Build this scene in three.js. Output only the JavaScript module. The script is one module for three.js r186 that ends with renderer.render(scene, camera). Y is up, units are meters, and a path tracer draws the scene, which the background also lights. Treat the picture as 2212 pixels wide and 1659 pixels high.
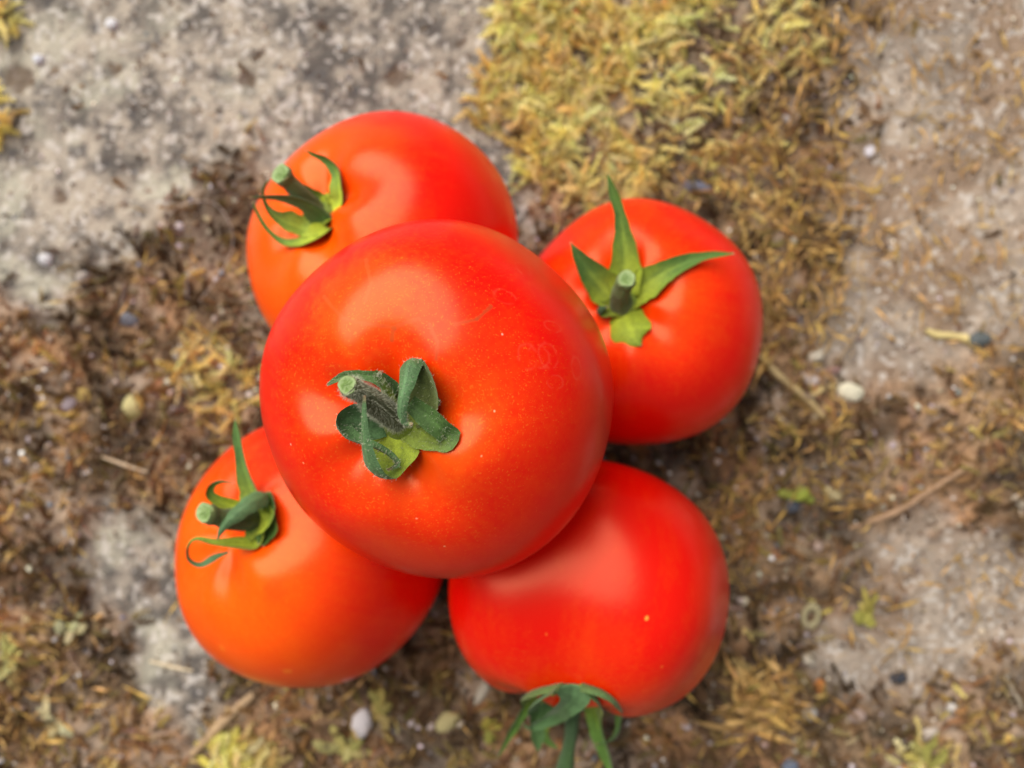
import * as THREE from 'three';
import { MeshBVH, acceleratedRaycast } from 'three-mesh-bvh';
import { mergeGeometries } from 'three/addons/utils/BufferGeometryUtils.js';

// ---------- camera, sky, sun, exposure ----------
const scene = new THREE.Scene();
const EYE = 0.2295;                                   // height of the lens above the slab
const F = 2000;                                       // focal length in units of 1/2212 of the picture's width
const camera = new THREE.PerspectiveCamera(2 * Math.atan(829.5 / F) * 180 / Math.PI, 4 / 3, 0.01, 10);
camera.up.set(0, 0, -1);
camera.position.set(0, EYE, 0);
camera.lookAt(0, 0, 0);
camera.focus = 0.139;
camera.userData.fStop = 12;
const SUN = new THREE.Vector3(-0.44, 0.74, -0.56).normalize();
const sun = new THREE.DirectionalLight(new THREE.Color(1, 0.96, 0.9), 4.8);
sun.position.copy(SUN).multiplyScalar(2);
sun.castShadow = true;
sun.shadow.radius = 120;
sun.shadow.mapSize.set(2048, 2048);
Object.assign(sun.shadow.camera, { left: -0.25, right: 0.25, top: 0.25, bottom: -0.25, near: 0.5, far: 4 });
scene.add(sun, sun.target);
{
  const W = 256, H = 128, d = new Float32Array(W * H * 4);
  for (let j = 0; j < H; j++) for (let i = 0; i < W; i++) {
    const el = ((j + 0.5) / H - 0.5) * Math.PI, s = Math.sin(el), o = (j * W + i) * 4;
    const L = s > 0 ? 0.34 * (1 + 2 * s) / 3 : 0.07;
    d[o] = L * 0.98; d[o + 1] = L; d[o + 2] = L * 1.04; d[o + 3] = 1;
  }
  const t = new THREE.DataTexture(d, W, H, THREE.RGBAFormat, THREE.FloatType);
  t.mapping = THREE.EquirectangularReflectionMapping; t.magFilter = THREE.LinearFilter; t.needsUpdate = true;
  scene.background = t; scene.environment = t;
}
const renderer = new THREE.WebGLRenderer({ antialias: true });
renderer.toneMapping = THREE.LinearToneMapping;
renderer.toneMappingExposure = 1.18;
renderer.shadowMap.enabled = true;

// ---------- helpers ----------
let seed = 12345;
const rnd = () => { seed = (seed + 0x6d2b79f5) | 0; let t = Math.imul(seed ^ (seed >>> 15), 1 | seed); t = (t + Math.imul(t ^ (t >>> 7), 61 | t)) ^ t; return ((t ^ (t >>> 14)) >>> 0) / 4294967296; };
const rr = (a, b) => a + (b - a) * rnd();
const V = (x, y, z) => new THREE.Vector3(x, y, z);
const clamp = (x, a = 0, b = 1) => Math.min(b, Math.max(a, x));
const sstep = (a, b, x) => { const t = clamp((x - a) / (b - a)); return t * t * (3 - 2 * t); };
const mix = (a, b, t) => a + (b - a) * t;
const mix3 = (a, b, t) => [mix(a[0], b[0], t), mix(a[1], b[1], t), mix(a[2], b[2], t)];
const hash = (x, y, z) => { let h = Math.imul(x, 374761393) ^ Math.imul(y, 668265263) ^ Math.imul(z, 2147483647 - 1013); h = Math.imul(h ^ (h >>> 13), 1274126177); return ((h ^ (h >>> 16)) >>> 0) / 4294967296; };
function noise(x, y, z = 0) {                          // value noise, 0..1
  const ix = Math.floor(x), iy = Math.floor(y), iz = Math.floor(z);
  let fx = x - ix, fy = y - iy, fz = z - iz;
  fx = fx * fx * (3 - 2 * fx); fy = fy * fy * (3 - 2 * fy); fz = fz * fz * (3 - 2 * fz);
  const a = mix(mix(hash(ix, iy, iz), hash(ix + 1, iy, iz), fx), mix(hash(ix, iy + 1, iz), hash(ix + 1, iy + 1, iz), fx), fy);
  if (fz === 0) return a;
  const b = mix(mix(hash(ix, iy, iz + 1), hash(ix + 1, iy, iz + 1), fx), mix(hash(ix, iy + 1, iz + 1), hash(ix + 1, iy + 1, iz + 1), fx), fy);
  return mix(a, b, fz);
}
const fbm = (x, y, n = 4, z = 0) => { let s = 0, a = 0.5, t = 0; for (let i = 0; i < n; i++) { s += a * noise(x, y, z); t += a; a *= 0.5; x = x * 2.03 + 17.1; y = y * 2.03 + 5.3; z *= 2.03; } return s / t; };
const at = (x, y, depth) => V((x - 1106) / F * depth, EYE - depth, (y - 829.5) / F * depth);   // the point seen at (x, y), so far below the lens
const GD = EYE;                                        // depth of the slab
const gx = (x) => (x - 1106) / F * GD, gz = (y) => (y - 829.5) / F * GD;
const toX = (wx) => wx * F / GD + 1106, toY = (wz) => wz * F / GD + 829.5;
function colorTexture(W, H, f) {
  const d = new Uint8Array(W * H * 4), enc = (c) => { c = clamp(c); return Math.round(255 * (c <= 0.0031308 ? 12.92 * c : 1.055 * Math.pow(c, 1 / 2.4) - 0.055)); };
  for (let j = 0; j < H; j++) for (let i = 0; i < W; i++) { const c = f(i, j), o = (j * W + i) * 4; d[o] = enc(c[0]); d[o + 1] = enc(c[1]); d[o + 2] = enc(c[2]); d[o + 3] = 255; }
  const t = new THREE.DataTexture(d, W, H, THREE.RGBAFormat); t.colorSpace = THREE.SRGBColorSpace; t.magFilter = THREE.LinearFilter; t.minFilter = THREE.LinearMipmapLinearFilter; t.generateMipmaps = true; t.needsUpdate = true;
  return t;
}
function grayTexture(W, H, f) {
  const d = new Uint8Array(W * H * 4);
  for (let j = 0; j < H; j++) for (let i = 0; i < W; i++) { const o = (j * W + i) * 4; d[o] = d[o + 1] = d[o + 2] = Math.round(255 * clamp(f(i, j))); d[o + 3] = 255; }
  const t = new THREE.DataTexture(d, W, H, THREE.RGBAFormat); t.magFilter = THREE.LinearFilter; t.minFilter = THREE.LinearMipmapLinearFilter; t.generateMipmaps = true; t.wrapS = t.wrapT = THREE.RepeatWrapping; t.needsUpdate = true;
  return t;
}
const shadows = (m) => { m.castShadow = m.receiveShadow = true; return m; };
const used = {};
const numbered = (n) => { const k = used[n] = (used[n] ?? -1) + 1; return k ? `${n}_${String(k).padStart(3, '0')}` : n; };
function tag(o, label, category, group) { o.userData = { label, category }; if (group) o.userData.group = group; return o; }
function part(name, geometry, material, parent) { const m = shadows(new THREE.Mesh(geometry, material)); m.name = name; parent.add(m); return m; }
function buffer(pos, idx, col, uv) {
  const g = new THREE.BufferGeometry();
  g.setAttribute('position', new THREE.Float32BufferAttribute(pos, 3));
  if (uv) g.setAttribute('uv', new THREE.Float32BufferAttribute(uv, 2));
  if (col) g.setAttribute('color', new THREE.Float32BufferAttribute(col, 3));
  g.setIndex(idx); g.computeVertexNormals();
  return g;
}

// thick yellow moss: [x, y, rx, ry, strength]
const YELLOW = [[1150, 60, 70, 110, 1.0], [1120, 190, 80, 60, 0.9], [1080, 250, 60, 35, 0.8], [1250, 150, 70, 110, 1.0], [1230, 260, 80, 90, 1.0], [1190, 330, 70, 60, 0.8], [1270, 370, 45, 60, 0.9], [1390, 40, 120, 60, 0.9], [1370, 180, 90, 120, 0.8], [1330, 280, 70, 80, 0.7], [1520, 60, 120, 70, 0.42], [1500, 170, 120, 80, 0.36], [1640, 70, 120, 80, 0.33], [1440, 290, 90, 80, 0.33], [1560, 280, 80, 70, 0.24], [1300, 400, 60, 40, 0.7], [1380, 400, 40, 40, 0.5], [1480, 370, 80, 40, 0.24], [-5, 30, 25, 50, 0.8], [0, 230, 18, 70, 0.7], [520, 1640, 60, 55, 0.8], [450, 790, 80, 60, 0.35], [500, 850, 70, 60, 0.35], [1620, 430, 60, 40, 0.24], [1990, 1650, 60, 30, 0.6], [40, 1400, 30, 60, 0.35], [1350, -150, 300, 150, 0.8]];
const GOLD = [[1720, 560, 130, 130, 1], [1690, 700, 120, 60, 0.9], [1780, 460, 70, 80, 0.7], [1620, 360, 120, 80, 0.7], [1700, 250, 120, 90, 0.55], [1780, 120, 90, 100, 0.5], [1640, 620, 60, 80, 0.9], [1650, 1510, 70, 80, 0.9], [2150, 320, 90, 30, 0.6], [2020, 350, 50, 40, 0.4], [1700, 1000, 160, 100, 0.35], [1560, 1150, 90, 120, 0.35], [1780, 1050, 180, 60, 0.35], [60, 1480, 120, 160, 0.3], [1900, 20, 60, 70, 0.5], [2000, 150, 220, 160, 0.16], [2080, 600, 180, 160, 0.2], [1900, 480, 150, 140, 0.3], [2000, 1300, 200, 150, 0.16], [2150, 850, 90, 90, 0.3]];
const blob = (list, x, y) => { let m = 0; for (const [cx, cy, rx, ry, s] of list) { const u = (x - cx) / rx, v = (y - cy) / ry, d = u * u + v * v; if (d < 2.2) m = Math.max(m, s * (1 - sstep(0.4, 2.0, d))); } return m && m * (0.25 + 1.5 * fbm(x / 34, y / 34, 2)); };

// ---------- the slab: old concrete with dirt lying on it ----------
const inside = (poly, x, y) => { let c = false, d = 1e9; for (let i = 0, j = poly.length - 1; i < poly.length; j = i++) { const [ax, ay] = poly[i], [bx, by] = poly[j]; if ((ay > y) !== (by > y) && x < (bx - ax) * (y - ay) / (by - ay) + ax) c = !c; const t = clamp(((x - ax) * (bx - ax) + (y - ay) * (by - ay)) / ((bx - ax) ** 2 + (by - ay) ** 2)); d = Math.min(d, Math.hypot(x - ax - t * (bx - ax), y - ay - t * (by - ay))); } return c ? d : -d; };
const BARE = [
  [[-900, -900], [1130, -900], [1090, 20], [1060, 230], [1120, 350], [1200, 480], [1000, 560], [600, 560], [560, 330], [440, 360], [350, 480], [240, 550], [150, 560], [125, 690], [70, 690], [-30, 600], [-900, 560]],
  [[235, 1130], [390, 1140], [420, 1300], [470, 1440], [440, 1610], [390, 1540], [310, 1490], [265, 1340], [195, 1250]],
  [[1880, -900], [3200, -900], [3200, 690], [2210, 690], [2080, 770], [1900, 810], [1740, 740], [1840, 520], [1750, 350], [1890, 260], [1820, 90]],
  [[1940, 1170], [2060, 1150], [2290, 1280], [2290, 1400], [2050, 1430], [1900, 1490], [1790, 1420], [1850, 1380], [1800, 1340], [1930, 1280]],
  [[150, 900], [60, 1000], [-60, 900], [-300, 700], [-40, 640], [60, 800]].map(([x, y]) => [x - 2000, y]),
];
const PITS = [[855, 165, 22], [38, 172, 34], [533, 172, 16], [505, 660 * 0.7, 14], [458, 672, 10], [240, 770 * 0.72, 12], [300, 880 * 0.56, 10], [700, 60, 11], [130, 425, 18], [560, 120, 12], [250, 150, 16], [1000, 90, 10], [275, 445, 11], [2040, 270, 12], [2130, 220, 10], [1290, 1165, 12], [325, 1270, 22], [345, 1610, 40]];
function bare(x, y) {                                   // 1 bare concrete, 0 dirt
  const far = 90 + 160 * sstep(1300, 1700, x);
  const wx = x + far * (fbm(x / 120, y / 120, 3) - 0.5) + 50 * (noise(x / 28, y / 28) - 0.5), wy = y + 90 * (fbm(x / 120 + 31, y / 120, 3) - 0.5) + 50 * (noise(x / 28, y / 28 + 50) - 0.5);
  let s = -1e9;
  for (const p of BARE) s = Math.max(s, inside(p, wx, wy));
  return sstep(-46 - 40 * sstep(1500, 1900, x), 34, s);
}
const pit = (x, y) => { let p = 0; for (const [px, py, r] of PITS) { if (Math.abs(x - px) > r * 2 + 10 || Math.abs(y - py) > r * 2 + 10) continue; const d = Math.hypot(x - px + 14 * (noise(x / 14, y / 14) - 0.5), y - py + 14 * (noise(x / 14, y / 14 + 9) - 0.5)) / r; if (d < 1.4) p = Math.max(p, 1 - sstep(0.6, 1.3, d)); } return p; };
const CELL = 384, cache = new Float32Array(CELL * CELL);      // bare() on a raster, read back bilinearly
const X0 = -700, Y0 = -700, SPAN = 3600;
for (let j = 0; j < CELL; j++) for (let i = 0; i < CELL; i++) cache[j * CELL + i] = bare(X0 + i / (CELL - 1) * SPAN, Y0 + j / (CELL - 1) * SPAN);
function bareAt(x, y) {
  const u = clamp((x - X0) / SPAN, 0, 0.9999) * (CELL - 1), v = clamp((y - Y0) / SPAN, 0, 0.9999) * (CELL - 1), i = Math.floor(u), j = Math.floor(v), a = u - i, b = v - j;
  return mix(mix(cache[j * CELL + i], cache[j * CELL + i + 1], a), mix(cache[(j + 1) * CELL + i], cache[(j + 1) * CELL + i + 1], a), b);
}
function height(wx, wz) {
  const x = toX(wx), y = toY(wz), b = bareAt(x, y);
  const concrete = 0.0007 * (fbm(wx * 900, wz * 900, 4) - 0.5) + 0.0008 * (fbm(wx * 160, wz * 160, 2) - 0.5) - 0.0007 * pit(x, y);
  const dirt = 0.0004 + 0.0024 * fbm(wx * 230 + 9, wz * 230, 3) + 0.0011 * (fbm(wx * 1100, wz * 1100, 3) - 0.5);
  return mix(dirt, concrete, b);
}
{
  const axis = (half, core, step) => { const a = []; for (let t = -core; t <= core + 1e-9; t += step) a.push(t); let s = step, t = core; while (t < half) { s *= 1.35; t = Math.min(half, t + s); a.push(t); a.unshift(-t); } return a; };
  const xs = axis(1.5, 0.165, 0.0007), zs = axis(1.5, 0.13, 0.0007), pos = [], uv = [], idx = [], TILE = 0.42;
  for (const z of zs) for (const x of xs) { const near = 1 - sstep(0.17, 0.3, Math.max(Math.abs(x), Math.abs(z))); pos.push(x, near > 0 ? height(x, z) * near : 0, z); uv.push(x / TILE + 0.5, z / TILE + 0.5); }
  const n = xs.length;
  for (let j = 0; j < zs.length - 1; j++) for (let i = 0; i < n - 1; i++) { const a = j * n + i; idx.push(a, a + n, a + 1, a + 1, a + n, a + n + 1); }
  const S = 1600;
  const map = colorTexture(S, S, (i, j) => {
    const wx = ((i + 0.5) / S - 0.5) * TILE, wz = ((j + 0.5) / S - 0.5) * TILE, x = toX(wx), y = toY(wz), b = bareAt(x, y);
    const big = fbm(wx * 45, wz * 45, 3), mid = fbm(wx * 260 + 3, wz * 260, 3), fine = fbm(wx * 1500, wz * 1500, 2), warm = sstep(1400, 2000, x + 0.2 * y);
    let c = mix3([0.10, 0.086, 0.075], [0.41, 0.35, 0.28], clamp(0.5 + 1.9 * (mid - 0.5) + 0.7 * (fine - 0.5) + 1.6 * (big - 0.5)));
    c = mix3(c, [c[0] * 1.02, c[1] * 0.9, c[2] * 0.84], 0.5 * warm + 0.4 * sstep(700, 1500, x) * sstep(0.5, 0.7, fbm(wx * 60 + 7, wz * 60, 3)));
    const lichen = sstep(0.52, 0.7, fbm(wx * 80 + 40, wz * 80 + 11, 4)) * sstep(700, 350, x) * sstep(-200, 300, y);
    c = mix3(c, [0.52, 0.49, 0.38], 0.6 * lichen);
    const dark = sstep(0.6, 0.78, fbm(wx * 330, wz * 330 + 77, 3)) * mix(0.6, 0.3, sstep(1300, 1900, x));
    c = mix3(c, [0.075, 0.07, 0.07], dark);
    c = mix3(c, [0.43, 0.35, 0.275].map((q) => q * (0.62 + 0.75 * fbm(wx * 700 + 12, wz * 700, 3))), 0.5 * sstep(1500, 1850, x));
    c = mix3(c, [0.25, 0.165, 0.105], 0.8 * sstep(1450, 1850, x) * sstep(0.4, 0.66, fbm(wx * 75 + 61, wz * 75 + 13, 4)));
    const pale = sstep(0.72, 0.8, noise(wx * 800 + 5, wz * 800));
    c = mix3(c, [0.6, 0.55, 0.5], pale * 0.6);
    c = mix3(c, [0.10, 0.06, 0.035], 0.8 * pit(x, y));
    if (b > 0.999) return c;
    const rust = sstep(0.4, 0.75, fbm(wx * 55 + 90, wz * 55, 3)) + sstep(220, 0, Math.hypot(x - 30, (y - 720))) ;
    let d = mix3([0.075, 0.045, 0.023], [0.34, 0.22, 0.125], clamp(0.5 + 1.2 * (mid - 0.5) + 1.2 * (fine - 0.5)));
    d = mix3(d, [0.34, 0.16, 0.065], 0.55 * clamp(rust));
    d = mix3(d, [0.29, 0.22, 0.165], 0.7 * sstep(0.5, 0.7, fbm(wx * 95 + 20, wz * 95 + 60, 3)));
    d = mix3(d, [0.36, 0.28, 0.19].map((q) => q * (0.6 + 0.7 * mid)), 0.75 * clamp(blob(YELLOW, x, y)));
    const deep = mix(0.45, 1.25, sstep(0.3, 0.68, fbm(wx * 120 + 70, wz * 120 + 33, 3)));
    d = d.map((q) => q * deep);
    return mix3(d, c, b);
  });
  map.wrapS = map.wrapT = THREE.MirroredRepeatWrapping;
  const bump = grayTexture(1024, 1024, (i, j) => fbm(i / 5, j / 5, 3));
  bump.repeat.set(6, 6);
  const slab = shadows(new THREE.Mesh(buffer(pos, idx, null, uv), new THREE.MeshStandardMaterial({ map, roughness: 0.95, bumpMap: bump, bumpScale: 0.0004 })));
  slab.name = 'ground'; slab.userData = { kind: 'structure', label: 'weathered grey concrete slab with brown dirt lying in its hollows' };
  scene.add(slab);
}

// ---------- tomatoes ----------
const UP = V(0, 1, 0);
function fruitGeometry(t) {
  const { R, h, lobes = 5, lobe = 0.012, phase = 0, dimple = 0.2, dimpleWidth = 0.3, NT = 110, NP = 160, sq = 0.88, salt = 0, bottom = 1 } = t, pos = [], uv = [], idx = [];
  for (let j = 0; j <= NT; j++) for (let i = 0; i < NP; i++) {
    const a = j / NT * Math.PI, p = i / NP * 2 * Math.PI, s = Math.pow(Math.sin(a), sq), c = Math.sign(Math.cos(a)) * Math.pow(Math.abs(Math.cos(a)), sq);
    const rib = Math.cos(lobes * p + phase) + 0.5 * Math.cos((lobes - 2) * p + (t.phase2 ?? phase * 2.3));
    const wob = 0.085 * (noise(Math.cos(p) * s * 1.3 + 9 + salt, Math.sin(p) * s * 1.3 + 5, c * 1.3 + 4 + salt) - 0.5);
    let r = R * s * (1 + lobe * rib * (0.5 + 0.5 * c) + wob), y = h * c * (c < 0 ? bottom : 1) * (1 + wob);
    const q = s;
    y -= R * dimple * Math.exp(-Math.pow(q / dimpleWidth, 2)) * (c > 0 ? 1 : 0) * (1 + 0.22 * rib * sstep(0.03, 0.25, q));
    y -= R * 0.02 * rib * Math.exp(-Math.pow((q - 0.45) / 0.22, 2)) * (c > 0 ? 1 : 0);
    if (c < 0) y += R * 0.03 * Math.exp(-Math.pow(q / 0.25, 2));
    pos.push(r * Math.cos(p), y, r * Math.sin(p));
    const w = a / Math.PI * 0.5; uv.push(0.5 + w * Math.cos(p), 0.5 + w * Math.sin(p));
  }
  for (let j = 0; j < NT; j++) for (let i = 0; i < NP; i++) { const a = j * NP + i, b = j * NP + (i + 1) % NP; idx.push(a, b, a + NP, b, b + NP, a + NP); }
  return buffer(pos, idx, null, uv);
}
const peel = grayTexture(512, 512, (i, j) => 0.5 + 0.5 * (fbm(i / 2.2, j / 2.2, 2) - 0.5));
function fruitMap(S, o) {
  const marks = o.marks ?? [];
  return colorTexture(S, S, (i, j) => {
    const u = (i + 0.5) / S - 0.5, v = (j + 0.5) / S - 0.5, w = Math.hypot(u, v) * 2, p = Math.atan2(v, u), k = 60;
    const soft = fbm(u * 9 + o.salt, v * 9, 3) - 0.5, blotch = fbm(u * 34 + o.salt, v * 34 + 3, 3) - 0.5;
    const dir = Math.cos(p - (o.towards ?? 0));
    let t = clamp(o.orange * (1 - sstep(o.from ?? 0.05, o.to ?? 0.5, w - 0.14 * dir * (o.lean ?? 0) + 0.22 * soft)) + 0.2 * blotch + 0.08 * (noise(p * 26 + o.salt, w * 5) - 0.5) * sstep(0.02, 0.15, w) + 0.1 * (noise(u * 330, v * 330 + o.salt) - 0.5));
    let c = mix3(o.red ?? [0.78, 0.0035, 0.0008], o.yellow ?? [0.90, 0.10, 0.001], t);
    // golden flecks under the skin, denser on the shoulder
    const f = noise(u * 950 + o.salt * 3, v * 950), dens = 0.30 * (1 - sstep(0.1, 0.55, w)) * (0.4 + 1.2 * fbm(u * 14 + 8, v * 14, 2)) + 0.05;
    const fleck = sstep(1 - dens * 0.62, 1 - dens * 0.62 + 0.1, f);
    c = mix3(c, [0.92, 0.24, 0.02], (o.fleck ?? 0.5) * fleck);
    for (const m of marks) { const dx = (u - m[0]) / m[2], dy = (v - m[1]) / m[3]; if (dx * dx + dy * dy > 3) continue; const d = Math.hypot(dx, dy) + 0.22 * (noise(u * 260, v * 260) - 0.5); if (d < 1.5) c = mix3(c, [0.85, 0.10, 0.05], 0.22 * Math.exp(-Math.pow((d - 1) / 0.13, 2)) * sstep(0.2, 0.55, noise(u * 120 + m[0] * 99, v * 120))); }
    for (const [ax, ay, bx, by, wd] of o.lines ?? []) { const q = clamp(((u - ax) * (bx - ax) + (v - ay) * (by - ay)) / ((bx - ax) ** 2 + (by - ay) ** 2)), ex = u - ax - q * (bx - ax), ey = v - ay - q * (by - ay); if (ex * ex + ey * ey < wd * wd * 9) { const d = Math.hypot(ex, ey) / wd * (0.6 + 0.8 * noise(u * 300, v * 300)); c = mix3(c, [0.42, 0.05, 0.012], 0.75 * (1 - sstep(0.5, 1.6, d))); } }
    for (const [ax, ay, rad, dc, am] of o.dots ?? []) { const d = Math.hypot(u - ax, v - ay) / rad; if (d < 1.6) c = mix3(c, dc, am * (1 - sstep(0.5, 1.4, d + 0.5 * (noise(u * 200, v * 200) - 0.5)))); }
    return c;
  });
}
const caster = new THREE.Raycaster(), EYEV = V(0, EYE, 0);
function look(mesh, x, y) { caster.set(EYEV, at(x, y, 0.1).sub(EYEV).normalize()); return caster.intersectObject(mesh, false)[0]; }

// greens of the calyx (linear)
const LIME = [0.27, 0.32, 0.024], LEAF = [0.072, 0.14, 0.022], DUSK = [0.07, 0.135, 0.055], TAN = [0.45, 0.29, 0.16], BARK = [0.125, 0.125, 0.058];
const fuzz = grayTexture(256, 256, (i, j) => 0.5 * fbm(i / 3, j / 9, 2) + 0.5 * noise(i / 1.5, j / 1.5));
const mottle = colorTexture(256, 256, (i, j) => { const q = 0.62 + 0.38 * clamp(0.5 + 1.6 * (0.6 * noise(i / 1.6, j / 1.6) + 0.4 * noise(i / 7, j / 5) - 0.5)); return [q * 0.98, q, q * 0.95]; });
mottle.wrapS = mottle.wrapT = THREE.RepeatWrapping;
const green = new THREE.MeshPhysicalMaterial({ vertexColors: true, map: mottle, roughness: 0.62, sheen: 0.7, sheenColor: new THREE.Color(0.5, 0.55, 0.45), sheenRoughness: 0.5, bumpMap: fuzz, bumpScale: 0.00012, specularIntensity: 0.6 });
const cutMat = new THREE.MeshPhysicalMaterial({ vertexColors: true, roughness: 0.5, bumpMap: fuzz, bumpScale: 0.0001 });
const hairMat = new THREE.MeshStandardMaterial({ color: new THREE.Color(0.55, 0.55, 0.4), roughness: 0.7 });

function curveThrough(pts) { return pts.length > 2 ? new THREE.CatmullRomCurve3(pts, false, 'centripetal') : new THREE.LineCurve3(pts[0], pts[1]); }
// a leaf-like blade swept along points [{p, w}], with thickness, a fold along the middle and a dry tip
function blade(points, axis, o = {}) {
  const N = o.n ?? 40, M = 8, curve = curveThrough(points.map((q) => q.p)), pos = [], col = [], uv = [], idx = [];
  const len = curve.getLength(), T = [], P = [];
  // map u (arc length) -> control parameter for the widths
  for (let i = 0; i <= N; i++) { P.push(curve.getPoint(i / N)); T.push(curve.getTangent(i / N)); }
  let n = axis.clone().addScaledVector(T[0], -axis.dot(T[0])).normalize();
  const rolls = o.roll ?? [0, 0];
  const surf = [];
  for (let i = 0; i <= N; i++) {
    const s = i / N, k = s * (points.length - 1), a = Math.min(points.length - 2, Math.floor(k)), f = k - a, e = f * f * (3 - 2 * f);
    let w = mix(points[a].w, points[a + 1].w, mix(f, e, 0.4));
    if (i) { n.addScaledVector(T[i], -n.dot(T[i])).normalize(); }
    if (o.eye) { const v = V(0, n.y < 0 ? -1 : 1, 0); v.addScaledVector(T[i], -v.dot(T[i])).normalize(); n.lerp(v, o.eye * sstep(0.1, 0.4, s)).normalize(); }
    const roll = mix(rolls[0], rolls[1], s), nn = n.clone().applyAxisAngle(T[i], roll), b = new THREE.Vector3().crossVectors(T[i], nn).normalize();
    w *= (o.wide ?? 1) * (1 + 0.3 * (noise(s * 8 + (o.salt ?? 0), 3.3) - 0.5) + 0.12 * (noise(s * 26 + (o.salt ?? 0), 8.3) - 0.5));
    const th = (o.thick ?? 0.00036) * (0.55 + 0.45 * Math.min(1, w / 0.0015)), cup = (o.cup ?? 0.26) * w;
    for (let side = 0; side < 2; side++) for (let j = 0; j <= M; j++) {
      const q = j / M * 2 - 1, edge = 1 - q * q, up = cup * (q * q) + (side ? -0.5 : 0.5) * th * Math.sqrt(Math.max(0, edge)) - (side ? 1 : -1) * 0 + (side ? -1 : -1) * 0.18 * th * Math.exp(-q * q * 30) + 0.00006 * (noise(s * 30, q * 4 + (o.salt ?? 0)) - 0.5);
      const v = P[i].clone().addScaledVector(b, q * w / 2).addScaledVector(nn, up);
      pos.push(v.x, v.y, v.z); uv.push(s * len / 0.01, q * w / 0.02);
      const vein = 1 + 0.22 * Math.exp(-q * q * 60) - 0.14 * Math.exp(-Math.pow(Math.abs(q) - 0.16, 2) * 60) + 0.35 * (noise(s * 30 + (o.salt ?? 0), q * 5) - 0.5) + 0.35 * (noise(s * 7 + (o.salt ?? 0), q * 1.5) - 0.5);
      let c = side ? mix3(DUSK, LEAF, 0.35 * sstep(0.6, 0.0, s)) : mix3(o.lime ?? LIME, LEAF, sstep(0.08, o.limeEnd ?? 0.62, s + 0.15 * (noise(s * 8, q * 3) - 0.5)));
      if (o.dust) c = mix3(c, DUSK, o.dust);
      c = c.map((x) => x * vein * (o.tone ?? 1) * 1.2);
      if ((o.tip ?? 0.95) < 1) c = mix3(c, TAN, sstep(o.tip ?? 0.95, 1.0, s));
      col.push(...c);
      if (rnd() < 0.5) surf.push([v, side ? nn.clone().negate() : nn.clone(), s]);
    }
  }
  const row = 2 * (M + 1);
  for (let i = 0; i < N; i++) for (let side = 0; side < 2; side++) for (let j = 0; j < M; j++) {
    const a = i * row + side * (M + 1) + j, b = a + 1, c = a + row, d = c + 1;
    if (side) idx.push(a, c, b, b, c, d); else idx.push(a, b, c, b, d, c);
  }
  for (let i = 0; i < N; i++) for (const j of [0, M]) { const a = i * row + j, b = a + M + 1, c = a + row, d = b + row; if (j) idx.push(a, b, c, b, d, c); else idx.push(a, c, b, b, c, d); }
  for (const i of [0, N]) for (let j = 0; j < M; j++) { const a = i * row + j, b = a + M + 1; if (i) idx.push(a, a + 1, b, b, a + 1, b + 1); else idx.push(a, b, a + 1, b, b + 1, a + 1); }
  const g = buffer(pos, idx, col, uv); g.userData.surf = surf;
  return g;
}
function stalk(points, o = {}) {                       // points [{p, w}]: a round stalk, w its thickness
  const N = 30, M = 20, curve = curveThrough(points.map((q) => q.p)), pos = [], col = [], uv = [], idx = [], surf = [];
  let n = V(1, 0, 0.3), last, T; const pz = Math.abs(points[0].p.x) * 9000;
  for (let i = 0; i <= N; i++) {
    const s = i / N, c = curve.getPoint(s).add(V(noise(s * 3.1, pz) - 0.5, 0, noise(s * 3.1, pz + 9) - 0.5).multiplyScalar(points[0].w * 0.3 * s)), k = s * (points.length - 1), a = Math.min(points.length - 2, Math.floor(k)), f = k - a;
    T = curve.getTangent(s); n.addScaledVector(T, -n.dot(T)).normalize();
    const b = new THREE.Vector3().crossVectors(T, n), w = mix(points[a].w, points[a + 1].w, f) / 2;
    for (let j = 0; j < M; j++) {
      const p = j / M * 2 * Math.PI, m = 1 + 0.3 * (noise(Math.cos(p) * 1.2 + 7, Math.sin(p) * 1.2 + 7, s * 4 + pz) - 0.5) + 0.18 * Math.exp(-Math.pow((s - 0.93) / 0.06, 2)) - 0.1 * Math.exp(-Math.pow((s - 0.78) / 0.1, 2)) + 0.06 * Math.cos(5 * p);
      const d = n.clone().multiplyScalar(Math.cos(p)).addScaledVector(b, Math.sin(p)), v = c.clone().addScaledVector(d, w * m);
      pos.push(v.x, v.y, v.z); uv.push(p * 0.8, s * 9);
      col.push(...mix3(o.base ?? BARK, o.top ?? LEAF, clamp(sstep(0.35, 1, s) * (o.fade ?? 0.5) + 0.5 * (noise(Math.cos(p) * 2 + 9, Math.sin(p) * 2 + 9, s * 8) - 0.5))).map((x) => x * (0.85 + 0.3 * noise(Math.cos(p) * 5 + 20, Math.sin(p) * 5 + 20, s * 22))));
      surf.push([v, d, s]);
    }
    last = { c, n: n.clone(), b, T, w };
  }
  for (let i = 0; i < N; i++) for (let j = 0; j < M; j++) { const a = i * M + j, b = i * M + (j + 1) % M; idx.push(a, b, a + M, b, b + M, a + M); }
  const g = buffer(pos, idx, col, uv); g.userData.surf = surf; g.userData.end = last;
  return g;
}
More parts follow.
